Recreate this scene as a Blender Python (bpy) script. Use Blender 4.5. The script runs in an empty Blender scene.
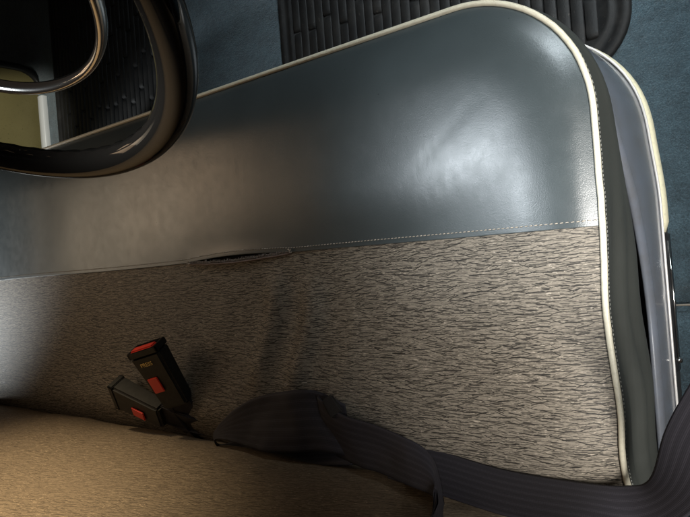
import bpy, bmesh, math, random
from mathutils import Vector, Matrix
import mathutils.noise as mn
random.seed(4)
C = bpy.context.scene.collection
sc = bpy.context.scene
R = math.radians

# ------------------------------------------------------------------ camera
A_ = Vector((-815, 67, 620)).normalized()
B_ = Vector((.0822, 1, 0)).normalized()
N_ = A_.cross(B_)
if N_.z < 0: N_ = -N_
ROT = Matrix((-A_, -B_, -N_))            # world = ROT @ camera(x right, y down, z forward)
CAM = Vector((0, 0, .6))
cam = bpy.data.objects.new('camera', bpy.data.cameras.new('camera'))
C.objects.link(cam)
cx, cy, cz = ROT.col[0], ROT.col[1], ROT.col[2]
M = Matrix((cx, -cy, -cz)).transposed().to_4x4()
M.translation = CAM
cam.matrix_world = M
cam.data.sensor_width = 36
cam.data.lens = 36 * 620 / 690
cam.data.clip_start = .02
cam.data.clip_end = 50
sc.camera = cam

# ------------------------------------------------------------------ light
sc.view_settings.view_transform = 'Standard'
sc.view_settings.look = 'None'
sc.view_settings.exposure = 0
w = bpy.data.worlds.new('World'); sc.world = w; w.use_nodes = True
w.node_tree.nodes['Background'].inputs[0].default_value = (1, .8, .65, 1)
w.node_tree.nodes['Background'].inputs[1].default_value = .02

def aim(o, p):
    o.rotation_euler = (Vector(p) - o.location).to_track_quat('-Z', 'Y').to_euler()
def area(name, loc, to, sx, sy, power, col, spread=180):
    l = bpy.data.lights.new(name, 'AREA'); l.shape = 'RECTANGLE'; l.size = sx; l.size_y = sy
    l.energy = power; l.color = col; l.spread = R(spread)
    o = bpy.data.objects.new(name, l); C.objects.link(o); o.location = loc; aim(o, to); return o
def spot(name, loc, to, power, col, ang, blend, rad):
    l = bpy.data.lights.new(name, 'SPOT'); l.energy = power; l.color = col
    l.spot_size = R(ang); l.spot_blend = blend; l.shadow_soft_size = rad
    o = bpy.data.objects.new(name, l); C.objects.link(o); o.location = loc; aim(o, to); return o
dl = spot('door_light', (.42, -.09, .62), (-.14, -.05, 0), 76, (1, .97, .92), 26, .75, .11)
dl.scale = (2.2, 1, 1)
area('windscreen_light', (-.365, .11, .60), (-.15, .04, 0), .06, .40, .42, (.86, .94, 1), 36)
area('floor_light', (.30, 1.05, .65), (-.25, .55, -.3), .4, .3, 4.0, (.84, .95, 1), 66)
area('warm_fill', (-1.45, .22, .66), (-.72, -.16, .02), .4, .3, .32, (1, .70, .44), 80)  # added warm fill, stands in for bounced light; no lamp in the car
area('far_sheen_fill', (-1.70, .12, .56), (-.95, .07, 0), .35, .3, .13, (1, .84, .62), 70)  # added only to give the warm sheen on the far vinyl
spot('far_window_light', (-2.2, -.32, .60), (-1.53, -.02, 0), 125, (.88, .94, .97), 26, .5, .10)
spot('door_panel_fill', (-1.2, .42, .35), (-1.70, .42, -.24), 18, (1, .97, .85), 26, .5, .03)  # spot added inside the car to brighten the olive panel and sill
spot('backrest_fill', (-.9, .85, .55), (-.89, -.28, .50), 122, (1, .79, .50), 54, .95, .03)  # added warm spot, shines from the front onto the backrest

# ------------------------------------------------------------------ helpers
def P(px, py, z=0.0):
    d = ROT @ Vector((px - 345, py - 258.5, 620)); t = (z - CAM.z) / d.z
    return CAM + d * t
def empty(name, loc, label=None, cat=None, group=None):
    o = bpy.data.objects.new(name, None); C.objects.link(o); o.location = loc
    o.empty_display_size = .05
    tag(o, label, cat, group); return o
def tag(o, label=None, cat=None, group=None, kind=None):
    for k, v in (('label', label), ('category', cat), ('group', group), ('kind', kind)):
        if v: o[k] = v
    return o
def wloc(o):
    v = Vector((0, 0, 0))
    while o: v += o.location; o = o.parent
    return v
def link(name, verts, faces, mat, parent=None, smooth=True, loc=None):
    """one mesh object from world coordinates; origin at the parent (or at loc)"""
    off = wloc(parent) if parent else Vector(loc or (0, 0, 0))
    me = bpy.data.meshes.new(name)
    me.from_pydata([Vector(v) - off for v in verts], [], faces)
    me.materials.append(mat)
    if smooth: me.polygons.foreach_set('use_smooth', [True] * len(me.polygons))
    me.update()
    o = bpy.data.objects.new(name, me); C.objects.link(o)
    if parent: o.parent = parent
    else: o.location = off
    return o
class MB:
    def __init__(s): s.v = []; s.f = []
    def add(s, v, f):
        n = len(s.v); s.v += [Vector(p) for p in v]; s.f += [tuple(i + n for i in q) for q in f]
    def grid(s, rows, close_u=False, close_v=False):
        nv = len(rows); nu = len(rows[0]); v = [p for r in rows for p in r]; f = []
        for j in range(nv if close_v else nv - 1):
            for i in range(nu if close_u else nu - 1):
                a = j * nu + i; b = j * nu + (i + 1) % nu; j2 = (j + 1) % nv
                f.append((a, b, j2 * nu + (i + 1) % nu, j2 * nu + i))
        s.add(v, f)
    def tube(s, pts, r, n=10, closed=False, cap=True, flat=1.0, upv=None):
        pts = [Vector(p) for p in pts]; m = len(pts); rows = []
        up = Vector(upv) if upv else None
        for i, p in enumerate(pts):
            a = pts[(i - 1) % m] if (closed or i) else p
            b = pts[(i + 1) % m] if (closed or i < m - 1) else p
            t = (b - a).normalized()
            u = up if up else Vector((0, 0, 1))
            if abs(t.dot(u)) > .98: u = Vector((1, 0, 0))
            x = t.cross(u).normalized(); y = x.cross(t)
            rr = r(i / (m - 1)) if callable(r) else r
            rows.append([p + x * math.cos(k * 2 * math.pi / n) * rr + y * math.sin(k * 2 * math.pi / n) * rr * flat for k in range(n)])
        s.grid(rows, close_u=True, close_v=closed)
        if cap and not closed:
            L = len(s.v); s.f.append(tuple(range(L - n * m, L - n * m + n))[::-1]); s.f.append(tuple(range(L - n, L)))
    def build(s, name, mat, parent=None, smooth=True, loc=None):
        return link(name, s.v, s.f, mat, parent, smooth, loc)
def box_bm(sx, sy, sz, bev=.002, seg=2, taper=None):
    bm = bmesh.new(); bmesh.ops.create_cube(bm, size=1)
    for v in bm.verts:
        v.co.x *= sx; v.co.y *= sy; v.co.z *= sz
        if taper and v.co.y < 0: v.co.x *= taper; v.co.z *= taper
    if bev: bmesh.ops.bevel(bm, geom=bm.edges[:], offset=bev, segments=seg, affect='EDGES')
    return bm
def bm_part(name, bm, mat, parent, mtx=None, smooth=False, local=True):
    if mtx: bmesh.ops.transform(bm, matrix=mtx, verts=bm.verts)
    me = bpy.data.meshes.new(name); bm.to_mesh(me); bm.free(); me.materials.append(mat)
    if smooth: me.polygons.foreach_set('use_smooth', [True] * len(me.polygons))
    o = bpy.data.objects.new(name, me); C.objects.link(o); o.parent = parent
    return o
def cr(pts, n):
    """catmull-rom through pts of any tuple length"""
    pts = [tuple(p) for p in pts]; out = []
    q = [pts[0]] + pts + [pts[-1]]
    for i in range(1, len(q) - 2):
        for k in range(n):
            t = k / n
            out.append(tuple(.5 * ((2 * b) + (c - a) * t + (2 * a - 5 * b + 4 * c - d) * t * t + (3 * b - a - 3 * c + d) * t ** 3)
                             for a, b, c, d in zip(q[i - 1], q[i], q[i + 1], q[i + 2])))
    out.append(pts[-1]); return out
def sstep(a, b, x):
    t = max(0, min(1, (x - a) / (b - a))); return t * t * (3 - 2 * t)

# ------------------------------------------------------------------ materials
def mat(name, col, rough=.5, metal=0, spec=.5, coat=0):
    m = bpy.data.materials.new(name); m.use_nodes = True
    b = m.node_tree.nodes['Principled BSDF']
    b.inputs['Base Color'].default_value = (*col, 1); b.inputs['Roughness'].default_value = rough
    b.inputs['Metallic'].default_value = metal; b.inputs['Specular IOR Level'].default_value = spec
    b.inputs['Coat Weight'].default_value = coat
    return m
class NT:
    def __init__(s, m): s.t = m.node_tree; s.n = s.t.nodes; s.b = s.n['Principled BSDF']
    def new(s, typ, **kw):
        x = s.n.new(typ)
        for k, v in kw.items(): setattr(x, k, v)
        return x
    def l(s, a, b): s.t.links.new(a, b)
    def coord(s, scale=(1, 1, 1), rot=(0, 0, 0)):
        tc = s.new('ShaderNodeTexCoord'); mp = s.new('ShaderNodeMapping')
        mp.inputs['Scale'].default_value = scale; mp.inputs['Rotation'].default_value = rot
        s.l(tc.outputs['Object'], mp.inputs['Vector']); return mp.outputs[0]
    def noise(s, vec, scale, detail=2, rough=.5, dist=0):
        x = s.new('ShaderNodeTexNoise'); x.inputs['Scale'].default_value = scale; x.inputs['Detail'].default_value = detail
        x.inputs['Roughness'].default_value = rough; x.inputs['Distortion'].default_value = dist
        if vec: s.l(vec, x.inputs['Vector'])
        return x
    def ramp(s, fac, stops):
        x = s.new('ShaderNodeValToRGB'); e = x.color_ramp.elements
        while len(e) < len(stops): e.new(.5)
        for q, (p, c) in zip(e, stops): q.position = p; q.color = (*c, 1) if len(c) == 3 else c
        s.l(fac, x.inputs[0]); return x.outputs[0]
    def math(s, op, a, b=None):
        x = s.new('ShaderNodeMath', operation=op)
        for i, v in enumerate((a, b)):
            if v is None: continue
            if isinstance(v, (int, float)): x.inputs[i].default_value = v
            else: s.l(v, x.inputs[i])
        return x.outputs[0]
    def mix(s, fac, a, b):
        x = s.new('ShaderNodeMix', data_type='RGBA')
        if isinstance(fac, (int, float)): x.inputs[0].default_value = fac
        else: s.l(fac, x.inputs[0])
        for i, v in ((6, a), (7, b)):
            if isinstance(v, tuple): x.inputs[i].default_value = (*v, 1)
            else: s.l(v, x.inputs[i])
        return x.outputs[2]
    def bump(s, h, strength, dist=.001, prev=None):
        x = s.new('ShaderNodeBump'); x.inputs['Strength'].default_value = strength; x.inputs['Distance'].default_value = dist
        s.l(h, x.inputs['Height'])
        if prev: s.l(prev, x.inputs['Normal'])
        return x.outputs[0]
def g(v): return (v, v, v)

def vinyl_mat(name, col, rough, bumpy=1.0):
    m = mat(name, col, rough); t = NT(m)
    v = t.coord()
    big = t.noise(v, 6, 4, .6); fine = t.noise(v, 900, 3, .6); mid = t.noise(v, 60, 5, .65)
    c = t.mix(t.ramp(big.outputs[0], [(.3, g(0)), (.7, g(1))]), tuple(x * .82 for x in col), tuple(min(1, x * 1.15) for x in col))
    sp = t.ramp(t.noise(v, 400, 2).outputs[0], [(.66, g(0)), (.74, g(1))])
    c = t.mix(t.math('MULTIPLY', sp, .25), c, tuple(x * .4 for x in col))
    t.l(c, t.b.inputs['Base Color'])
    r = t.math('ADD', t.math('MULTIPLY', mid.outputs[0], .16), rough - .08)
    t.l(r, t.b.inputs['Roughness'])
    n = t.bump(mid.outputs[0], .06 * bumpy, .002)
    vo = t.new('ShaderNodeTexVoronoi', feature='DISTANCE_TO_EDGE'); vo.inputs['Scale'].default_value = 700; t.l(v, vo.inputs['Vector'])
    n = t.bump(vo.outputs[0], .10 * bumpy, .0006, n)
    n = t.bump(fine.outputs[0], .16 * bumpy, .0005, n)
    wv = t.new('ShaderNodeVectorMath', operation='MULTIPLY_ADD'); t.l(t.noise(v, 25, 3, .6).outputs['Color'], wv.inputs[0]); wv.inputs[1].default_value = (.02, .02, .02); t.l(v, wv.inputs[2])
    cv = t.new('ShaderNodeTexVoronoi', feature='DISTANCE_TO_EDGE'); cv.inputs['Scale'].default_value = 38; t.l(wv.outputs[0], cv.inputs['Vector'])
    ck = t.math('MULTIPLY', t.ramp(cv.outputs[0], [(0, g(1)), (.03, g(0))]), t.ramp(t.noise(v, 11, 3, .6).outputs[0], [(.5, g(0)), (.68, g(1))]))
    n = t.bump(ck, -.22 * bumpy, .0008, n)
    scf = t.ramp(t.noise(t.coord(scale=(1, .25, 1), rot=(0, 0, .6)), 70, 5, .7).outputs[0], [(.58, g(0)), (.72, g(1))])
    t.l(t.math('ADD', r, t.math('MULTIPLY', scf, .035)), t.b.inputs['Roughness'])
    t.l(n, t.b.inputs['Normal']); return m

def fabric_mat(name, base, dark, rot=(0, 0, 0), amt=.95):
    m = mat(name, base, .6, spec=.28); t = NT(m)
    v0 = t.coord()
    v = t.coord(rot=rot)                      # x along the dashes, y across
    wob = t.noise(v, 60, 3, .6); wob2 = t.noise(v, 9, 2, .5)
    def dashes(scale, k, wd, seed, tilt):
        mm = t.new('ShaderNodeMapping'); t.l(v, mm.inputs['Vector'])
        mm.inputs['Location'].default_value = (seed, seed * 1.7, 0); mm.inputs['Scale'].default_value = (k, 1, 1)
        vo = t.new('ShaderNodeTexVoronoi', voronoi_dimensions='2D'); vo.inputs['Scale'].default_value = scale
        t.l(mm.outputs[0], vo.inputs['Vector'])
        sub = t.new('ShaderNodeVectorMath', operation='SUBTRACT'); t.l(mm.outputs[0], sub.inputs[0]); t.l(vo.outputs['Position'], sub.inputs[1])
        sx = t.new('ShaderNodeSeparateXYZ'); t.l(sub.outputs[0], sx.inputs[0])
        sc_ = t.new('ShaderNodeSeparateColor'); t.l(vo.outputs['Color'], sc_.inputs[0])
        dx = t.math('DIVIDE', sx.outputs[0], k)
        c3 = t.math('SUBTRACT', sc_.outputs[0], .5); sl = t.math('ADD', t.math('MULTIPLY', t.math('MULTIPLY', t.math('MULTIPLY', c3, c3), c3), 8 * tilt), t.math('MULTIPLY', c3, .12))
        y = t.math('ADD', sx.outputs[1], t.math('MULTIPLY', dx, sl))
        y = t.math('ADD', y, t.math('MULTIPLY', t.math('SUBTRACT', wob.outputs[0], .5), .0024))
        a = t.math('ABSOLUTE', y)
        ww = t.math('ADD', wd * .55, t.math('MULTIPLY', sc_.outputs[1], wd * .9))
        ln = t.math('SUBTRACT', 1, t.math('DIVIDE', a, ww))
        lim = t.math('SUBTRACT', t.math('ADD', .0045, t.math('MULTIPLY', sc_.outputs[2], .010)), t.math('ABSOLUTE', dx))
        lim = t.ramp(t.math('MULTIPLY', lim, 700), [(0, g(0)), (1, g(1))])
        return t.math('MULTIPLY', t.ramp(ln, [(0, g(0)), (.35, g(1))]), lim)
    line = t.math('MAXIMUM', dashes(190, .26, .00048, 0, .38), dashes(230, .28, .0004, 3.31, .3))
    line = t.math('MAXIMUM', line, t.math('MULTIPLY', dashes(270, .32, .00034, 7.7, .5), .85))
    line = t.math('MAXIMUM', line, t.math('MULTIPLY', dashes(320, .35, .0003, 5.2, .4), .7))
    weave = t.noise(v0, 1000, 2, .7); mott = t.noise(v0, 300, 3, .7)
    ms = t.new('ShaderNodeMapping'); t.l(v, ms.inputs['Vector']); ms.inputs['Scale'].default_value = (.35, 1, 1)
    c = t.mix(t.ramp(mott.outputs[0], [(.35, g(0)), (.68, g(1))]), tuple(x * .82 for x in base), tuple(min(1, x * 1.18) for x in base))
    c = t.mix(t.math('MULTIPLY', weave.outputs[0], .35), c, tuple(x * .5 for x in base))
    gl = t.ramp(t.noise(ms.outputs[0], 520, 2, .6).outputs[0], [(.60, g(0)), (.68, g(1))])
    pat = t.ramp(t.noise(v, 45, 2, .6).outputs[0], [(.42, g(0)), (.6, g(1))])
    gl = t.math('MULTIPLY', gl, t.math('ADD', t.math('MULTIPLY', pat, .6), .25))
    c = t.mix(gl, c, tuple(min(1, x * 1.9) for x in base))  # glints on the cloth put into the colour as pale flecks
    c = t.mix(t.math('MULTIPLY', line, amt), c, dark)
    t.l(c, t.b.inputs['Base Color'])
    rr = t.math('SUBTRACT', .62, t.math('MULTIPLY', gl, .25)); t.l(rr, t.b.inputs['Roughness'])
    n = t.bump(line, -.4, .0006); n = t.bump(weave.outputs[0], .35, .0005, n); n = t.bump(mott.outputs[0], .2, .0006, n)
    t.l(n, t.b.inputs['Normal'])
    return m

def carpet_mat():
    m = mat('carpet', (.03, .055, .075), .95, spec=.1); t = NT(m); v = t.coord()
    n1 = t.noise(v, 420, 4, .75); n2 = t.noise(v, 9, 4, .6); n3 = t.noise(v, 110, 3, .7)
    c = t.mix(t.ramp(n1.outputs[0], [(.32, g(0)), (.66, g(1))]), (.024, .044, .056), (.095, .155, .19))
    c = t.mix(t.math('MULTIPLY', t.ramp(n2.outputs[0], [(.35, g(0)), (.7, g(1))]), .45), c, (.04, .06, .07))
    n4 = t.noise(v, 38, 5, .75); c = t.mix(t.math('MULTIPLY', t.ramp(n4.outputs[0], [(.42, g(0)), (.66, g(1))]), .5), c, (.02, .03, .036))
    fl = t.ramp(t.noise(v, 300, 2, .8).outputs[0], [(.72, g(0)), (.76, g(1))]); c = t.mix(t.math('MULTIPLY', fl, .5), c, (.16, .17, .16))
    t.l(c, t.b.inputs['Base Color'])
    n = t.bump(n1.outputs[0], .9, .003); n = t.bump(n3.outputs[0], .6, .003, n); t.l(n, t.b.inputs['Normal'])
    t.b.inputs['Sheen Weight'].default_value = .3
    return m
def rubber_mat():
    m = mat('rubber', (.018, .018, .019), .5, spec=.3); t = NT(m); v = t.coord()
    n = t.noise(v, 30, 6, .7); f = t.noise(v, 700, 2)
    c = t.mix(t.ramp(n.outputs[0], [(.45, g(0)), (.75, g(1))]), (.006, .0062, .0065), (.018, .017, .016))
    sp = t.ramp(t.noise(v, 160, 3, .7).outputs[0], [(.66, g(0)), (.74, g(1))])
    c = t.mix(t.math('MULTIPLY', sp, .4), c, (.14, .12, .10))
    t.l(c, t.b.inputs['Base Color']); t.l(t.math('ADD', t.math('MULTIPLY', n.outputs[0], .3), .5), t.b.inputs['Roughness'])
    t.l(t.bump(f.outputs[0], .3, .0008), t.b.inputs['Normal']); return m
def webbing_mat():
    m = mat('belt_webbing', (.03, .029, .036), .7, spec=.25); t = NT(m)
    tc = t.new('ShaderNodeTexCoord'); uv = tc.outputs['UV']
    sep = t.new('ShaderNodeSeparateXYZ'); t.l(uv, sep.inputs[0])
    # five woven stripes along the length (v = across, u = metres along)
    s1 = t.math('SINE', t.math('MULTIPLY', sep.outputs[1], 2 * math.pi * 7))
    s2 = t.math('SINE', t.math('MULTIPLY', sep.outputs[0], 2 * math.pi * 620))
    s3 = t.math('SINE', t.math('MULTIPLY', sep.outputs[1], 2 * math.pi * 34))
    h = t.math('ADD', t.math('MULTIPLY', s1, .5), t.math('MULTIPLY', t.math('ADD', s2, s3), .28))
    nz = t.noise(uv, 40, 4)
    c = t.mix(t.ramp(h, [(.1, g(0)), (.9, g(1))]), (.019, .0175, .022), (.038, .035, .043))
    c = t.mix(t.math('MULTIPLY', nz.outputs[0], .4), c, (.018, .016, .02))
    t.l(c, t.b.inputs['Base Color']); t.l(t.bump(h, .13, .0008), t.b.inputs['Normal']); return m
def paint_mat():
    m = mat('seat_base_paint', (.13, .132, .16), .25, metal=.1, coat=.3); t = NT(m); v = t.coord()
    n = t.noise(v, 25, 6, .7)
    c = t.mix(t.ramp(n.outputs[0], [(.4, g(0)), (.75, g(1))]), (.105, .116, .140), (.085, .085, .088))
    ch = t.ramp(t.noise(v, 220, 3, .7).outputs[0], [(.72, g(0)), (.76, g(1))])
    c = t.mix(t.math('MULTIPLY', ch, .5), c, (.05, .04, .035))
    t.l(c, t.b.inputs['Base Color']); t.l(t.math('ADD', t.math('MULTIPLY', n.outputs[0], .16), .16), t.b.inputs['Roughness'])
    t.l(t.bump(n.outputs[0], .06, .002), t.b.inputs['Normal']); return m
def piping_mat(name='cream_piping', col=(.55, .51, .40)):
    m = mat(name, col, .42); t = NT(m); v = t.coord()
    n = t.noise(v, 160, 5, .75)
    c = t.mix(t.ramp(n.outputs[0], [(.5, g(0)), (.85, g(1))]), col, tuple(x * .6 for x in col))
    t.l(c, t.b.inputs['Base Color']); t.l(t.bump(n.outputs[0], .2, .001), t.b.inputs['Normal']); return m

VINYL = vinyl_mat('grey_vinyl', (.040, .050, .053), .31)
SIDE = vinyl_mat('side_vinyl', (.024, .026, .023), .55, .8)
FAB = fabric_mat('brown_grey_fabric', (.185, .160, .128), (.007, .006, .005))
FABB = fabric_mat('backrest_fabric', (.22, .172, .12), (.06, .045, .032), (math.radians(90), 0, math.radians(-12)), .8)
PIPE = piping_mat()
GPIPE = piping_mat('grey_piping', (.12, .12, .115))
CARPET = carpet_mat(); RUB = rubber_mat(); WEB = webbing_mat(); PAINT = paint_mat()
TRIM = piping_mat('ivory_trim', (.6, .56, .40))
CHROME = mat('chrome', (.75, .73, .70), .12, 1)
BLACK = mat('black_gloss_rim', (.007, .006, .005), .06, spec=.3, coat=0)
BPLAS = mat('black_plastic', (.009, .0085, .008), .5, spec=.3)
_t = NT(BPLAS); _n = _t.noise(_t.coord(), 260, 4, .7); _t.l(_t.bump(_n.outputs[0], .15, .0005), _t.b.inputs['Normal']); _t.l(_t.ramp(_t.noise(_t.coord(), 90, 5, .75).outputs[0], [(.45, (.008, .0075, .007)), (.75, (.022, .02, .018))]), _t.b.inputs['Base Color'])
DARK = mat('near_black', (.012, .01, .009), .9)  # stands in for shade inside the tear; also colours the belt sleeve
THREAD = mat('pale_thread', (.38, .33, .27), .7)
RED = mat('red_plastic', (.62, .035, .018), .4)
YEL = mat('label_yellow', (.65, .42, .12), .5)
OLIVE = mat('olive_vinyl', (.16, .145, .045), .55)
_t = NT(OLIVE); _v = _t.coord(); _n = _t.noise(_v, 220, 3, .7); _n2 = _t.noise(_v, 12, 4)
_t.l(_t.mix(_t.ramp(_n.outputs[0], [(.6, g(0)), (.7, g(1))]), _t.mix(_n2.outputs[0], (.12, .103, .040), (.18, .155, .065)), (.06, .055, .02)), _t.b.inputs['Base Color'])
WHITE = mat('white_enamel', (.55, .57, .58), .35)

# ------------------------------------------------------------------ setting
FZ = -.30
rows = []
for j in range(120):
    y = -1.0 + 2.2 * j / 119
    rows.append([Vector((x, y, FZ + .003 * mn.noise(Vector((x * 3, y * 3, 1))) - .02 * math.exp(-((y + .095) / .006) ** 2) * (1 if x > -.3 else 0) + .006 * math.exp(-((y - .0) / .012) ** 2) * (1 if x > -.3 else 0)))
                 for x in [-2.4 + 3.6 * i / 140 for i in range(141)]])
m_ = MB(); m_.grid(rows); f_ = m_.build('floor', CARPET); tag(f_, kind='structure')
m_ = MB(); m_.grid([[Vector((x, 1.0 + .12 * t, FZ - .01 + t * .55)) for x in (-2.4, -1.2, 0, 1.2)] for t in (0, .5, 1)])
tag(m_.build('footwell_wall', CARPET), kind='structure')

# ------------------------------------------------------------------ bench seat
XL, XR, YF, RC = -1.505, -.155, .25, .13
SEAM = .012
seat = empty('bench_seat', (-.83, 0, FZ), 'long bench seat of grey vinyl and dark-flecked brown fabric with cream piping', 'bench seat')
def outline(n_arc=18, yr=-.30, inset=0.0, step=.012):
    """right rear -> front right corner -> front left corner -> left rear : (point, normal)"""
    out = []
    k = int((YF - RC - yr) / step)
    for i in range(k):
        y = yr + (YF - RC - yr) * i / k; out.append((Vector((XR, y, 0)), Vector((1, 0, 0))))
    for i in range(n_arc + 1):
        a = math.pi / 2 * i / n_arc
        out.append((Vector((XR - RC + RC * math.cos(a), YF - RC + RC * math.sin(a), 0)), Vector((math.cos(a), math.sin(a), 0))))
    nx = 60
    for i in range(1, nx):
        out.append((Vector((XR - RC + (XL - XR + 2 * RC) * i / nx, YF, 0)), Vector((0, 1, 0))))
    for i in range(n_arc + 1):
        a = math.pi / 2 + math.pi / 2 * i / n_arc
        out.append((Vector((XL + RC + RC * math.cos(a), YF - RC + RC * math.sin(a), 0)), Vector((math.cos(a), math.sin(a), 0))))
    for i in range(1, k + 1):
        y = YF - RC - (YF - RC - yr) * i / k; out.append((Vector((XL, y, 0)), Vector((-1, 0, 0))))
    return [(p - n * inset, n) for p, n in out]
def edge_wave(x, y):                      # the right-hand piping is not quite straight
    return -.0035 * math.exp(-((y + .07) / .05) ** 2) * sstep(-.4, -.16, x) + .002 * math.exp(-((y + .16) / .03) ** 2) * sstep(-.4, -.16, x)
def xr(y):
    if y <= YF - RC: return XR
    return XR - RC + math.sqrt(max(0, RC ** 2 - (y - YF + RC) ** 2))
def dist(x, y):
    dx = min(XR - x, x - XL); dy = YF - y
    if dx < RC and dy < RC: return RC - math.hypot(RC - dx, RC - dy)
    return min(dx, dy)
RID = [((-.556, -.01), (-.600, -.16), .0095, .019), ((-.496, -.02), (-.535, -.17), .0100, .018), ((-.66, -.03), (-.70, -.15), .002, .016), ((-.44, -.05), (-.455, -.16), .0018, .014)]
CRE = [(-.40, .03, -.25, .16, .0004, .0022), (-.36, .03, -.22, .12, .0004, .0018), (-.30, .03, -.19, .10, .0003, .002), (-.33, .10, -.21, .18, .0003, .0015)]
def topz(x, y):
    d = max(0, dist(x, y)); t = 1 - min(d / .085, 1)
    z = .020 * (1 - t ** 2.4)
    z += .004 * mn.noise(Vector((x * 3, y * 4, 0))) * min(1, d / .05) + .0006 * mn.noise(Vector((x * 12, y * 10, 5))) * min(1, d / .03)
    z -= .008 * math.exp(-((x + .58) / .2) ** 2 - ((y + .06) / .1) ** 2)
    if y > SEAM + .01:
        for (ax, ay, bx, by, hh, ww) in CRE:
            ex, ey = bx - ax, by - ay; L = math.hypot(ex, ey); u = ((x - ax) * ex + (y - ay) * ey) / L / L; dd = ((x - ax) * ey - (y - ay) * ex) / L + .002 * math.sin(u * 6)
            if 0 < u < 1 and abs(dd) < .03: z -= hh * math.sin(math.pi * u) * math.exp(-(dd / ww) ** 2)
    if y < -.19: z -= 7 * (-.19 - y) ** 2
    for (x0, y0), (x1, y1), h, wd in RID:
        s = (y - y0) / (y1 - y0)
        xx = x0 + (x1 - x0) * s + .006 * math.sin(s * 5)
        f = sstep(-.1, .25, s) * (1 - sstep(.75, 1.25, s))
        z += h * f * math.exp(-((x - xx) / wd) ** 2)
    return z
T0, T1 = -.730, -.522                     # the torn length of the seam
def tear(x):
    if x < T0 or x > T1: return 0
    s = (x - T0) / (T1 - T0); return math.sin(math.pi * s ** .9) ** .9
def seam_y(x): return SEAM + .0012 * math.sin(x * 9) + .004 * tear(x)
def seam_low(x): return SEAM + .0012 * math.sin(x * 9) - .0052 * tear(x)
NC = 330
def rowpts(y, fn):
    a, b = XL + XR - xr(y), xr(y); pts = []
    for i in range(NC + 1):
        s = i / NC; x = a + (b - a) * s; pts.append(fn(x, y))
    return pts
# vinyl front
ys = [SEAM + (YF - RC - SEAM) * i / 14 for i in range(15)] + [YF - RC + RC * math.sin(math.pi / 2 * i / 26) for i in range(1, 27)]
def vin(x, y):
    f = 1 - sstep(SEAM, SEAM + .05, y); yy = y + (seam_y(x) - SEAM) * f
    lift = .0022 * (1 - sstep(0, .006, y - SEAM)) + .0015 * math.exp(-((y - SEAM - .008) / .005) ** 2) * .6
    return Vector((x, yy, topz(x, yy) + .0016 + .0012 * tear(x) * (1 - sstep(0, .02, y - SEAM)) - .0012 * sstep(.02, 0, dist(x, yy))))
m_ = MB(); r_ = []
y0row = [v + Vector((0, .0005, -.005)) for v in rowpts(SEAM, vin)]
r_.append(y0row)
ysv = [SEAM, SEAM + .0008, SEAM + .003, SEAM + .006, SEAM + .009, SEAM + .013] + ys[3:]
for y in ysv: r_.append(rowpts(y, vin))
m_.grid(r_); vinyl = m_.build('vinyl_panel', VINYL, seat); tag(vinyl, 'smooth grey vinyl along the front of the seat')
# fabric rear
def fab(x, y):
    f = 1 - sstep(0, .04, SEAM + .004 - y); yy = y + (seam_low(x) - SEAM) * f * (1 if tear(x) else 0)
    e = seam_low(x) - yy
    return Vector((x + edge_wave(x, yy), yy, topz(x, yy) + (.0035 * tear(x) * math.exp(-(e / .008) ** 2))))
m_ = MB(); r_ = []
for j in range(100):
    y = -.31 + (SEAM + .004 + .31) * (j / 99)
    r_.append(rowpts(y, fab))
m_.grid(r_); fabric = m_.build('fabric_panel', FAB, seat); tag(fabric, 'brown grey fabric with dark dashes across the back of the seat')
# near-black sheet below the tear: shade of the opening put into its colour
m_ = MB(); m_.grid([[Vector((T0 - .01 + (T1 - T0 + .02) * i / 20, SEAM + yy, topz(-.6, 0) - .008)) for i in range(21)] for yy in (-.02, .0, .02)])
m_.build('tear_shade', DARK, seat)
# frayed lip
m_ = MB()
rnd = random.Random(3)
for i in range(260):
    x = T0 + (T1 - T0) * rnd.random() ** .9
    if tear(x) < .15: continue
    y = seam_low(x) + .001; z = topz(x, y) + .003 * tear(x) + .001
    a = rnd.uniform(-.6, .6) if rnd.random() < .7 else rnd.uniform(-1.4, 1.4); L = rnd.uniform(.002, .006)
    m_.tube([(x, y - .001, z - .001), (x + math.sin(a) * L * .6, y + L * .5 * abs(math.cos(a)), z + .0006), (x + math.sin(a) * L * 1.3, y + L * .9 * abs(math.cos(a)), z - .0005)], .00028, 4)
m_.build('frayed_edge', mat('frayed_threads', (.17, .13, .11), .8), seat)
# fabric lip roll
m_ = MB(); pts = []
for i in range(41):
    x = T0 + .004 + (T1 - T0 - .008) * i / 40; y = seam_low(x) - .0005
    pts.append((x, y + .0006 * mn.noise(Vector((x * 90, 0, 0))), topz(x, y) + .0028 * tear(x) + .001))
m_.tube(pts, .0013, 8); m_.build('torn_lip', mat('torn_fabric', (.13, .095, .08), .85), seat)
# stitches
m_ = MB(); x = XL + .01; i = 0
while x < XR - .006:
    y = seam_y(x) + .0055; z = topz(x, y) + .0016 + .0011 + .0012 * tear(x) * .9
    dz = topz(x + .0024, y) - topz(x, y)
    m_.tube([(x, y, z - .0007), (x + .0006, y, z), (x + .002, y + .0002, z + dz), (x + .0026, y + .0002, z - .0007 + dz)], .00042, 6)
    x += .0046
m_.build('stitching', THREAD, seat)
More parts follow.
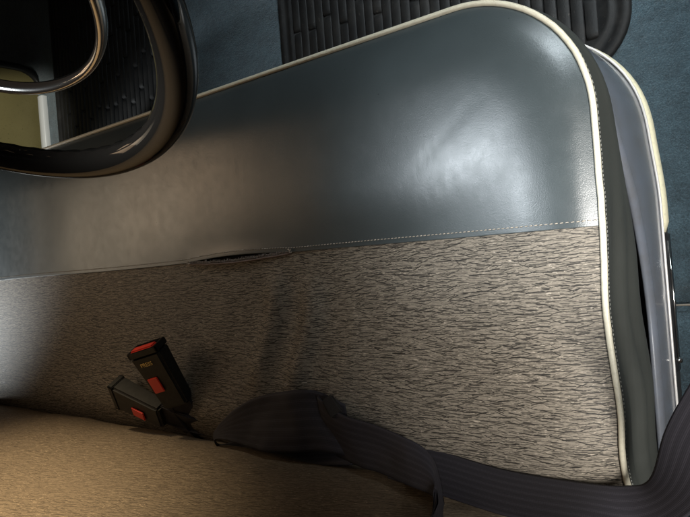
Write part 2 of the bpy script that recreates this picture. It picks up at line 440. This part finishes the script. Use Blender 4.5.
# loose thread bits at the tear ends and by the belt
m_ = MB()
for (x, y) in ((T0 + .006, SEAM), (T1 - .004, SEAM + .003)):
    m_ = MB()
    z = topz(x, y) + .004
    for k in range(5):
        a = rnd.uniform(0, 6.28); m_.tube([(x, y, z), (x + .003 * math.cos(a), y + .002 * math.sin(a), z + .0015), (x + .005 * math.cos(a + .5), y + .003 * math.sin(a + .5), z + .0002)], .0004, 5)
    m_.build('snapped_thread', THREAD, seat)
m_ = MB(); p = P(286, 385, .024); q = P(305, 383, .024)
p.z = topz(p.x, p.y) + .0012; q.z = topz(q.x, q.y) + .001
m_.tube([p, p.lerp(q, .5) + Vector((0, .001, .0006)), q], .0005, 5)
ring = [p + Vector((-.001 + .0016 * math.cos(a), .0016 * math.sin(a), 0)) for a in [k * .7 for k in range(9)]]
m_.tube(ring, .0005, 5, closed=True); m_.build('loose_stitch', THREAD, seat)
# piping
OUT = outline()
pp = [Vector((p.x + n.x * (.001 + .0007 * mn.noise(Vector((p.x * 40, p.y * 40, 3)))) + edge_wave(p.x, p.y), p.y + n.y * .001, .0016 - (7 * (-.19 - p.y) ** 2 if p.y < -.19 else 0))) for p, n in OUT]
m_ = MB(); m_.tube(pp, .0030, 12); m_.build('piping', PIPE, seat)
# side band with welt and pleats
def gapz(y): return -.137 + .105 * sstep(-.12, .2, y) ** 1.2
PROF = [(0, 0), (.0006, -.003), (.0022, -.006), (.0012, -.0085)] + cr([(.0022, -.02), (.0035, -.045), (.0052, -.075), (.0074, -.105), (.0072, -.135), (.001, -.150), (-.016, -.158), (-.04, -.16)], 4)
m_ = MB(); r_ = []
for i, (p, n) in enumerate(OUT):
    row = []
    zoff = -(7 * (-.19 - p.y) ** 2 if p.y < -.19 else 0)
    for o, z in PROF:
        fr = -z / .16
        pl = 0
        if n.x > .8:
            pl = math.sin(math.pi * min(1, fr * 1.15)) * (.0025 * mn.noise(Vector((p.y * 9, fr * 2, 2))) + .0042 * math.sin(fr * 17 + 3 * mn.noise(Vector((p.y * 7, 0, 9))))) * (1 - sstep(-.06, .08, p.y))
        hs = (-gapz(p.y) - .006) / .16 if n.x > -.5 else .6
        zz = z if z > -.009 and hs < 1 else -.009 + (z + .009) * hs
        row.append(Vector((p.x + n.x * (o + pl) + edge_wave(p.x, p.y), p.y + n.y * (o + pl), zz + zoff * (1 - fr))))
    r_.append(row)
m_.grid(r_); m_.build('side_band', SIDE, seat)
m_ = MB()
for i in range(len(pp) * 0, 1): pass
L_ = []
s = 0; prev = pp[0]
for i in range(1, len(pp)):
    seg = (pp[i] - prev).length; k = max(1, int(seg / .004))
    for j in range(k):
        q = prev.lerp(pp[i], j / k); q2 = prev.lerp(pp[i], (j + .6) / k); n = OUT[i][1]
        if q.y > -.3 and q.x > -.7:
            m_.tube([q + n * .0020 + Vector((0, 0, -.0068)), q2 + n * .0022 + Vector((0, 0, -.0068))], .0004, 4)
    prev = pp[i]
m_.build('welt_stitching', mat('grey_thread', (.22, .22, .2), .7), seat)

# painted base under the cushion
m_ = MB(); r_ = []
BO = [(p - Vector((.008 * sstep(.03, .15, p.y) * (n.x > 0), 0, 0)), n) for p, n in outline(inset=0, yr=-.36)]
for p, n in BO:
    zt = gapz(p.y) if n.x > -.5 else -.1
    zt = min(zt, -.02)
    prof = [(-.03, zt - .05), (.0020, zt - .045), (.0025, zt - .004), (.0032, zt - .001), (.0050, zt), (.0072, zt - .0006), (.0092, zt - .0024), (.0106, zt - .0055), (.0114, zt - .010), (.0130, (zt - .196) / 2 - .004), (.0145, -.19), (.0145, -.196)]
    r_.append([Vector((p.x + n.x * o, p.y + n.y * (o - .007), z)) for o, z in prof])
m_.grid(r_); base = m_.build('seat_base', PAINT, seat)
m_ = MB()
m_.tube([Vector((p.x + n.x * .0160, p.y + n.y * .0115, -.193)) for p, n in BO], .0016, 8)
m_.build('bead', mat('bright_bead', (.62, .6, .58), .3, .3), base)
m_ = MB(); r_ = []; r2 = []
for p, n in BO:
    if n.x < .99 or p.y > -.005:
        r_.append([Vector((p.x + n.x * o, p.y + n.y * (o - .007), z)) for o, z in ((.0155, -.197), (.0180, -.1982), (.0200, -.202), (.0205, -.209), (.019, -.216), (.013, -.218))])
r_[0] = [v + Vector((-.004, 0, 0)) for v in r_[0]]
m_.grid(r_); m_.build('ivory_trim', TRIM, base)
m_ = MB(); rr = [[Vector((XR + o - .003, y, z)) for o, z in ((.0165, -.197), (.0205, -.199), (.0225, -.204), (.0225, -.216), (.016, -.218))] for y in (-.002, -.03, -.08, -.13, -.162, -.168)]
rr[-1] = [v + Vector((-.006, 0, 0)) for v in rr[-1]]
m_.grid(rr); sl = m_.build('black_slide', mat('black_paint', (.012, .012, .013), .3), base)
m_ = MB(); m_.tube([(XR + .0195, -.01, -.2015), (XR + .0202, -.08, -.202), (XR + .0197, -.15, -.2015)], .0009, 6); m_.build('chrome_strip', CHROME, sl)
bm = bmesh.new(); bmesh.ops.create_uvsphere(bm, u_segments=14, v_segments=8, radius=.004)
bm_part('screw_head', bm, CHROME, sl, Matrix.Translation(Vector((XR + .0205, -.15, -.204)) - wloc(sl)))
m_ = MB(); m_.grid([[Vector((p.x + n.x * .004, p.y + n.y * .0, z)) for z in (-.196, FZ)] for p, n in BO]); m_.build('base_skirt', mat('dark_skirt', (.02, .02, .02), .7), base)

# backrest
PB = [(-.36, -.10), (-.30, -.06), (-.272, -.035), (-.256, -.010), (-.2485, .018), (-.2475, .05), (-.252, .09), (-.262, .14), (-.277, .20), (-.30, .30), (-.325, .40), (-.345, .47), (-.37, .50), (-.42, .51), (-.46, .48), (-.47, .35), (-.44, -.05)]
PB = cr(PB, 5)
m_ = MB(); r_ = []
xs = [XL + (XR + .0 - XL) * i / 130 for i in range(131)]
for x in xs:
    d = min(x - XL, XR - x); e = 1 - sstep(0, .05, d)
    cyy, czz = -.36, .22
    row = []
    for y, z in PB:
        k = 1 - .16 * e ** 1.5
        nz = .006 * mn.noise(Vector((x * 5, z * 7, 3))) + .0016 * mn.noise(Vector((x * 22, z * 20, 3)))
        row.append(Vector((x, cyy + (y - cyy) * k + nz, czz + (z - czz) * (1 - .06 * e ** 2))))
    r_.append(row)
m_.grid(r_)
n0 = len(PB)
m_.f.append(tuple(range(n0))[::-1]); m_.f.append(tuple(range(len(m_.v) - n0, len(m_.v))))
back = m_.build('backrest', FABB, seat); tag(back, 'upright brown fabric backrest at the rear of the bench')

# ------------------------------------------------------------------ ribbed floor mats
def make_mat(x0, x1, y0, y1, label):
    root = empty('floor_mat', ((x0 + x1) / 2, (y0 + y1) / 2, FZ), label, 'floor mat', 'ribbed rubber floor mats')
    Rr = .085; z0 = FZ + .004
    def ol(ins, z, n=10):
        pts = []
        for cxx, cyy, a0 in ((x1 - Rr, y0 + Rr, -90), (x1 - Rr, y1 - Rr, 0), (x0 + Rr, y1 - Rr, 90), (x0 + Rr, y0 + Rr, 180)):
            for i in range(n + 1):
                a = R(a0 + 90 * i / n); r = Rr - ins
                pts.append(Vector((cxx + r * math.cos(a), cyy + r * math.sin(a), z)))
        return pts
    b = MB(); b.grid([ol(0, FZ + .001), ol(0, z0), ol(.003, z0 + .004), ol(.012, z0 + .0045), ol(.015, z0 + .001), ol(.022, z0 + .001), ol(.025, z0 + .003), ol(.03, z0 + .003), ol(.033, z0)], close_u=True)
    n = len(b.v); k = 44; b.f.append(tuple(range(n - k, n)))
    b.build('border', RUB, root)
    rb = MB(); px = .0180; i = 0; x = x0 + .036
    while x + px < x1 - .03:
        w0 = px * .475; y = y0 + .036 - (.085 if i % 2 else 0) + .02 * math.sin(i * 1.7); xc = x + px / 2
        while y < y1 - .03:
            L = .17; ya, yb = max(y, y0 + .036), min(y + L, y1 - .034)
            if xc > x1 - .085: ya = max(ya, y0 + .036 + .085 - math.sqrt(max(0, .05 ** 2 - max(0, xc - x1 + .085) ** 2)) - .035)
            if yb - ya > .02:
                h = .0050; rows = []; nn = 12
                for q in range(nn + 1):
                    t = q / nn; yy = ya + (yb - ya) * (.5 - .5 * math.cos(math.pi * t))
                    ed = min(yy - ya, yb - yy); s_ = min(1, .86 + ed / .03); hh = h * min(1, ed / .0022 + .05) * (1 - .45 * t)
                    rows.append([Vector((xc + w0 * s_ * c, yy, z0 + hh * e)) for c, e in ((-1, 0), (-.97, .75), (-.84, 1), (0, .9), (.84, 1), (.97, .75), (1, 0))])
                rb.grid(rows)
            y += L + .002
        x += px; i += 1
    rb.build('ribs', RUB, root)
    return root
m_ = MB(); m_.tube([(-.16 + .05 * k, -.096 + .001 * math.sin(k * 2), FZ + .001) for k in range(12)], .0014, 8); tag(m_.build('carpet_seam', THREAD), kind='structure')
make_mat(-.79, -.172, .222, .80, 'worn black ribbed rubber mat in front of the right half of the seat')
make_mat(-1.62, -1.09, .30, .86, 'black ribbed rubber mat seen through the steering wheel')

# ------------------------------------------------------------------ far door panel and sill
door = empty('door_panel', (-1.72, .3, FZ), 'olive door panel with rounded corner and black edge beyond the steering wheel', 'door panel')
def dshape(ins):
    y0, y1, z0, z1, r = -.5, .605, -.315, -.03, .07; pts = []
    for cyy, czz, a0 in ((y1 - r, z0 + r, -90), (y1 - r, z1 - r, 0)):
        for i in range(9):
            a = R(a0 + 90 * i / 8); pts.append((cyy + (r - ins) * math.cos(a), czz + (r - ins) * math.sin(a)))
    pts += [(y0 + ins, z1 - ins), (y0 + ins, z0 + ins)]
    return pts
for nm, a, b_, mt, xx in (('trim_card', .014, .014, OLIVE, -1.72), ('rubber_seal', -.004, .014, mat('seal_rubber', (.01, .01, .01), .35), -1.712)):
    m_ = MB()
    if nm == 'trim_card':
        s1 = [Vector((xx, y, z)) for y, z in dshape(.014)]; s0 = [v + Vector((-.03, 0, 0)) for v in s1]
        m_.grid([s0, s1], close_u=True); n = len(s1); m_.f.append(tuple(range(n, 2 * n)))
        m_.build(nm, mt, door, smooth=False)
    else:
        m_.grid([[Vector((xx - .03, y, z)) for y, z in dshape(a)], [Vector((xx, y, z)) for y, z in dshape(a)], [Vector((xx + .004, y, z)) for y, z in dshape(.006)], [Vector((xx, y, z)) for y, z in dshape(b_)], [Vector((xx - .03, y, z)) for y, z in dshape(b_)]], close_u=True)
        m_.build(nm, mt, door)
m_ = MB()
m_.grid([[Vector((x, y, z)) for x, z in ((-1.702, FZ), (-1.702, FZ + .012), (-1.697, FZ + .016), (-1.680, FZ + .016), (-1.675, FZ + .012), (-1.675, FZ))] for y in (-.5, .1, .5, .52)])
tag(m_.build('door_sill', WHITE, loc=(-1.69, 0, FZ)), 'narrow white sill strip below the olive door panel', 'door sill')

# ------------------------------------------------------------------ steering wheel
TH = R(60); WC = Vector((-.434, .196, .491)); WN = Vector((0, -math.sin(TH), math.cos(TH)))
WU = Vector((1, 0, 0)); WV = WN.cross(WU)
wheel = empty('steering_wheel', WC, 'large glossy black steering wheel with chrome horn ring, above the seat', 'steering wheel')
def wp(a, ru, rv=None, off=0.0, e=1.0):
    rv = ru if rv is None else rv
    c, s = math.cos(a), math.sin(a)
    c = math.copysign(abs(c) ** e, c); s = math.copysign(abs(s) ** e, s)
    return WC + WU * (ru * c) + WV * (rv * s) + WN * off
m_ = MB(); rows = []
for i in range(200):
    a = 2 * math.pi * i / 200; c = wp(a, .205); ro = (c - WC).normalized(); row = []
    for k in range(20):
        b = 2 * math.pi * k / 20
        rr = .0126 if math.cos(b) > -.3 or math.sin(b) > .2 else .0126 - .0008 * (.5 + .5 * math.cos(a * 60))
        row.append(c + ro * math.cos(b) * rr + WN * math.sin(b) * rr * .95)
    rows.append(row)
m_.grid(rows, close_u=True, close_v=True); m_.build('rim', BLACK, wheel)
m_ = MB(); rows = []
for i in range(160):
    a = 2 * math.pi * i / 160; c = wp(a, .1335, .147, -.031, .93); ro = (c - (WC - WN * .031)).normalized()
    rows.append([c + ro * math.cos(b) * .0036 + WN * math.sin(b) * .0058 for b in [2 * math.pi * k / 14 for k in range(14)]])
m_.grid(rows, close_u=True, close_v=True); m_.build('horn_ring', CHROME, wheel)
for s in (1, -1):
    a0 = R(12) if s > 0 else R(168)
    pts = [WC - WN * .045 + (wp(a0, .03) - WC), WC - WN * .04 + (wp(a0, .09) - WC), WC - WN * .024 + (wp(a0, .15) - WC), WC - WN * .003 + (wp(a0, .2) - WC)]
    m_ = MB(); m_.tube([Vector(p) for p in cr(pts, 6)], lambda t: .013 - .004 * t, 12, flat=.5, upv=WN)
    m_.build('spoke', BLACK, wheel)
hub = MB(); rows = []
for r_h, o in ((.001, -.018), (.02, -.02), (.035, -.026), (.042, -.036), (.045, -.06), (.04, -.09), (.034, -.14)):
    rows.append([wp(2 * math.pi * k / 32, r_h, off=o) for k in range(32)])
hub.grid(rows, close_u=True); hub.build('hub', BLACK, wheel)
m_ = MB(); m_.tube([WC - WN * .12, WC - WN * .75], .03, 20, upv=WU); m_.build('column', BPLAS, wheel)

# ------------------------------------------------------------------ belt
def ribbon(name, stations, parent, th=.0009, n=14, crumple=0.0):
    """stations: (edge a, edge b) in world; smooth ribbon with real thickness and UVs"""
    fl = cr([tuple(a) + tuple(b) for a, b in stations], n); NW = 20
    top = []; us = []; u = 0; pm = None
    for q in fl:
        a, b = Vector(q[:3]), Vector(q[3:]); mid = (a + b) / 2
        if pm: u += (mid - pm).length
        pm = mid; us.append(u); top.append([a.lerp(b, k / NW) for k in range(NW + 1)])
    J = len(top); nor = []
    for j in range(J):
        row = []
        for k in range(NW + 1):
            du = top[min(j + 1, J - 1)][k] - top[max(j - 1, 0)][k]; dv = top[j][min(k + 1, NW)] - top[j][max(k - 1, 0)]
            row.append(du.cross(dv).normalized())
        nor.append(row)
    for j in range(J):
        for k in range(NW + 1):
            top[j][k] = top[j][k] + nor[j][k] * crumple * (mn.noise(top[j][k] * 24) + .2 * mn.noise(top[j][k] * 60))
    loops = []
    for j in range(J):
        up = [top[j][k] + nor[j][k] * th for k in range(NW + 1)]; dn = [top[j][k] - nor[j][k] * th for k in range(NW, -1, -1)]
        loops.append(up + dn)
    b = MB(); b.grid(loops, close_u=True); L = 2 * (NW + 1)
    b.f.append(tuple(range(L))[::-1]); b.f.append(tuple(range(len(b.v) - L, len(b.v))))
    o = b.build(name, WEB, parent)
    me = o.data; uvl = me.uv_layers.new(name='UVMap')
    for lp in me.loops:
        j, k = divmod(lp.vertex_index, L); kk = k if k <= NW else L - 1 - k
        uvl.data[lp.index].uv = (us[j], kk / NW)
    return o
belt = empty('seat_belt', P(420, 470, .02), 'dark woven seat belt lying twisted across the rear of the seat', 'seat belt')
def st(*a): return [(P(x0, y0, z0), P(x1, y1, z1)) for x0, y0, z0, x1, y1, z1 in a]
def PY(px, py, y):
    d = ROT @ Vector((px - 345, py - 258.5, 620)); return CAM + d * (y / d.y)
def sty(*a): return [(P(x0, y0, z0), PY(x1, y1, yb)) for x0, y0, z0, x1, y1, yb in a]
ribbon('lap_webbing', sty((385, 440, .008, 388, 478, -.241), (432, 449, .012, 438, 494, -.241), (500, 469, .016, 508, 516, -.240), (575, 482, .017, 585, 530, -.238))
       + st((625, 486, .018, 645, 538, .06), (650, 478, .03, 697, 508, .06), (665, 430, .06, 730, 455, .075), (690, 383, .10, 760, 400, .11), (725, 330, .15, 800, 350, .16)), belt)
ribbon('folded_webbing', sty((318, 396, .046, 333, 452, -.236), (340, 413, .048, 352, 463, -.236), (372, 424, .050, 385, 474, -.235), (402, 436, .054, 414, 487, -.233), (426, 452, .058, 436, 499, -.231), (440, 478, .062, 432, 515, -.232), (448, 520, .065, 425, 545, -.236)), belt, crumple=.0035)
ribbon('looped_webbing', st((345, 404, .030, 350, 456, .030), (312, 390, .040, 322, 452, .040), (280, 392, .044, 285, 453, .046), (250, 400, .042, 250, 448, .044), (226, 418, .036, 226, 440, .040), (215, 433, .030, 215, 440, .034),
                            (219, 444, .020, 222, 450, .024), (240, 440, .012, 243, 461, .018), (280, 440, .010, 284, 465, .022), (350, 430, .010, 352, 465, .024)), belt, crumple=.005)
def orient(origin, along, normal):
    y = along.normalized(); z = (normal - y * normal.dot(y)).normalized(); x = y.cross(z)
    m = Matrix((x, y, z)).transposed().to_4x4(); m.translation = origin; return m
MT = orient(P(332, 406, .048), P(345, 430, .046) - P(318, 385, .052), Vector((.3, .1, 1)))
off = Matrix.Translation(-wloc(belt))
tb = bm_part('tongue_sleeve', box_bm(.018, .024, .006, .002, 3, .85), DARK, belt, off @ MT)

# ------------------------------------------------------------------ buckles
def text_mesh(txt, size, matl, parent, mtx, name):
    cu = bpy.data.curves.new(name, 'FONT'); cu.body = txt; cu.size = size; cu.align_x = 'CENTER'; cu.align_y = 'CENTER'; cu.extrude = .0002
    t = bpy.data.objects.new(name, cu); C.objects.link(t)
    dg = bpy.context.evaluated_depsgraph_get(); me = bpy.data.meshes.new_from_object(t.evaluated_get(dg))
    bpy.data.objects.remove(t); me.transform(mtx); me.materials.clear(); me.materials.append(matl)
    o = bpy.data.objects.new(name, me); C.objects.link(o); o.parent = parent; return o
def make_buckle(label):
    """local frame: +Y towards the slot end, +Z the face with the red window, origin at the root"""
    r = empty('seat_belt_buckle', (0, 0, 0), label, 'belt buckle', 'belt buckles at the back of the seat')
    Lb, Wb, Hb = .078, .044, .024
    h = bm_part('housing', box_bm(Wb, Lb, Hb, .003, 3, .82), BPLAS, r, Matrix.Translation((0, Lb / 2 + .008, 0)))
    # rim around the slot end
    for dz, sz in ((Hb / 2 - .0015, .003), (-Hb / 2 + .0015, .003)):
        bm_part('lip', box_bm(Wb, .008, sz, .001, 2), BPLAS, h, Matrix.Translation((0, Lb + .011, dz)))
    for sx in (-1, 1):
        bm_part('lip', box_bm(.004, .008, Hb, .001, 2), BPLAS, h, Matrix.Translation((sx * (Wb / 2 - .002), Lb + .0112, 0)))
    bm_part('press_button', box_bm(Wb - .010, .008, .012, .0015, 2), RED, r, Matrix.Translation((0, Lb + .0125, .0042)))
    bm_part('red_window', box_bm(.015, .021, .002, .0008, 2), RED, r, Matrix.Translation((-.006, Lb * .50 + .006, Hb / 2 + .0002)))
    bm_part('slot_plate', box_bm(Wb - .012, .005, .004, .0008, 1), mat('slot_steel', (.3, .28, .26), .35, .8), r, Matrix.Translation((0, Lb + .009, -.0065)))
    text_mesh('PRESS', .0070, YEL, r, Matrix.Translation((-.002, Lb * .95, Hb / 2 + .0006)) @ Matrix.Rotation(math.pi, 4, 'Z') @ Matrix.Rotation(math.pi, 4, 'Z'), 'lettering')
    # short webbing stalk
    bm = box_bm(.036, .075, .004, .0015, 2)
    bmesh.ops.subdivide_edges(bm, edges=[e for e in bm.edges if e.calc_length() > .03], cuts=8)
    for v in bm.verts:
        t = v.co.y / .0375; v.co.z += -.006 * (t - 1) ** 2 * .5; v.co.x *= 1 - .12 * (1 - t)
    bm_part('stalk', bm, WEB, r, Matrix.Translation((0, -.026, 0)))
    return r
b1 = make_buckle('upright black buckle with PRESS lettering, red button and red window, taller of two buckles')
def copy_tree(o, parent=None):
    c = o.copy(); C.objects.link(c); c.parent = parent
    for ch in list(o.children): copy_tree(ch, c)
    return c
b2 = copy_tree(b1); [bpy.data.objects.remove(c) for c in list(b2.children) if c.name.startswith('lettering')]; b2['label'] = 'black buckle lying low to the left with red window, lower of two buckles'
r1 = P(183, 408, .022); t1 = P(149, 352, .065)
b1.matrix_world = orient(r1, t1 - r1, Vector((.35, -.75, .62))) @ Matrix.Scale(1.2, 4)
r2 = P(170, 417, .020); t2 = P(103, 384, .045)
b2.matrix_world = orient(r2, t2 - r2, Vector((.2, -.55, .8))) @ Matrix.Scale(1.2, 4)
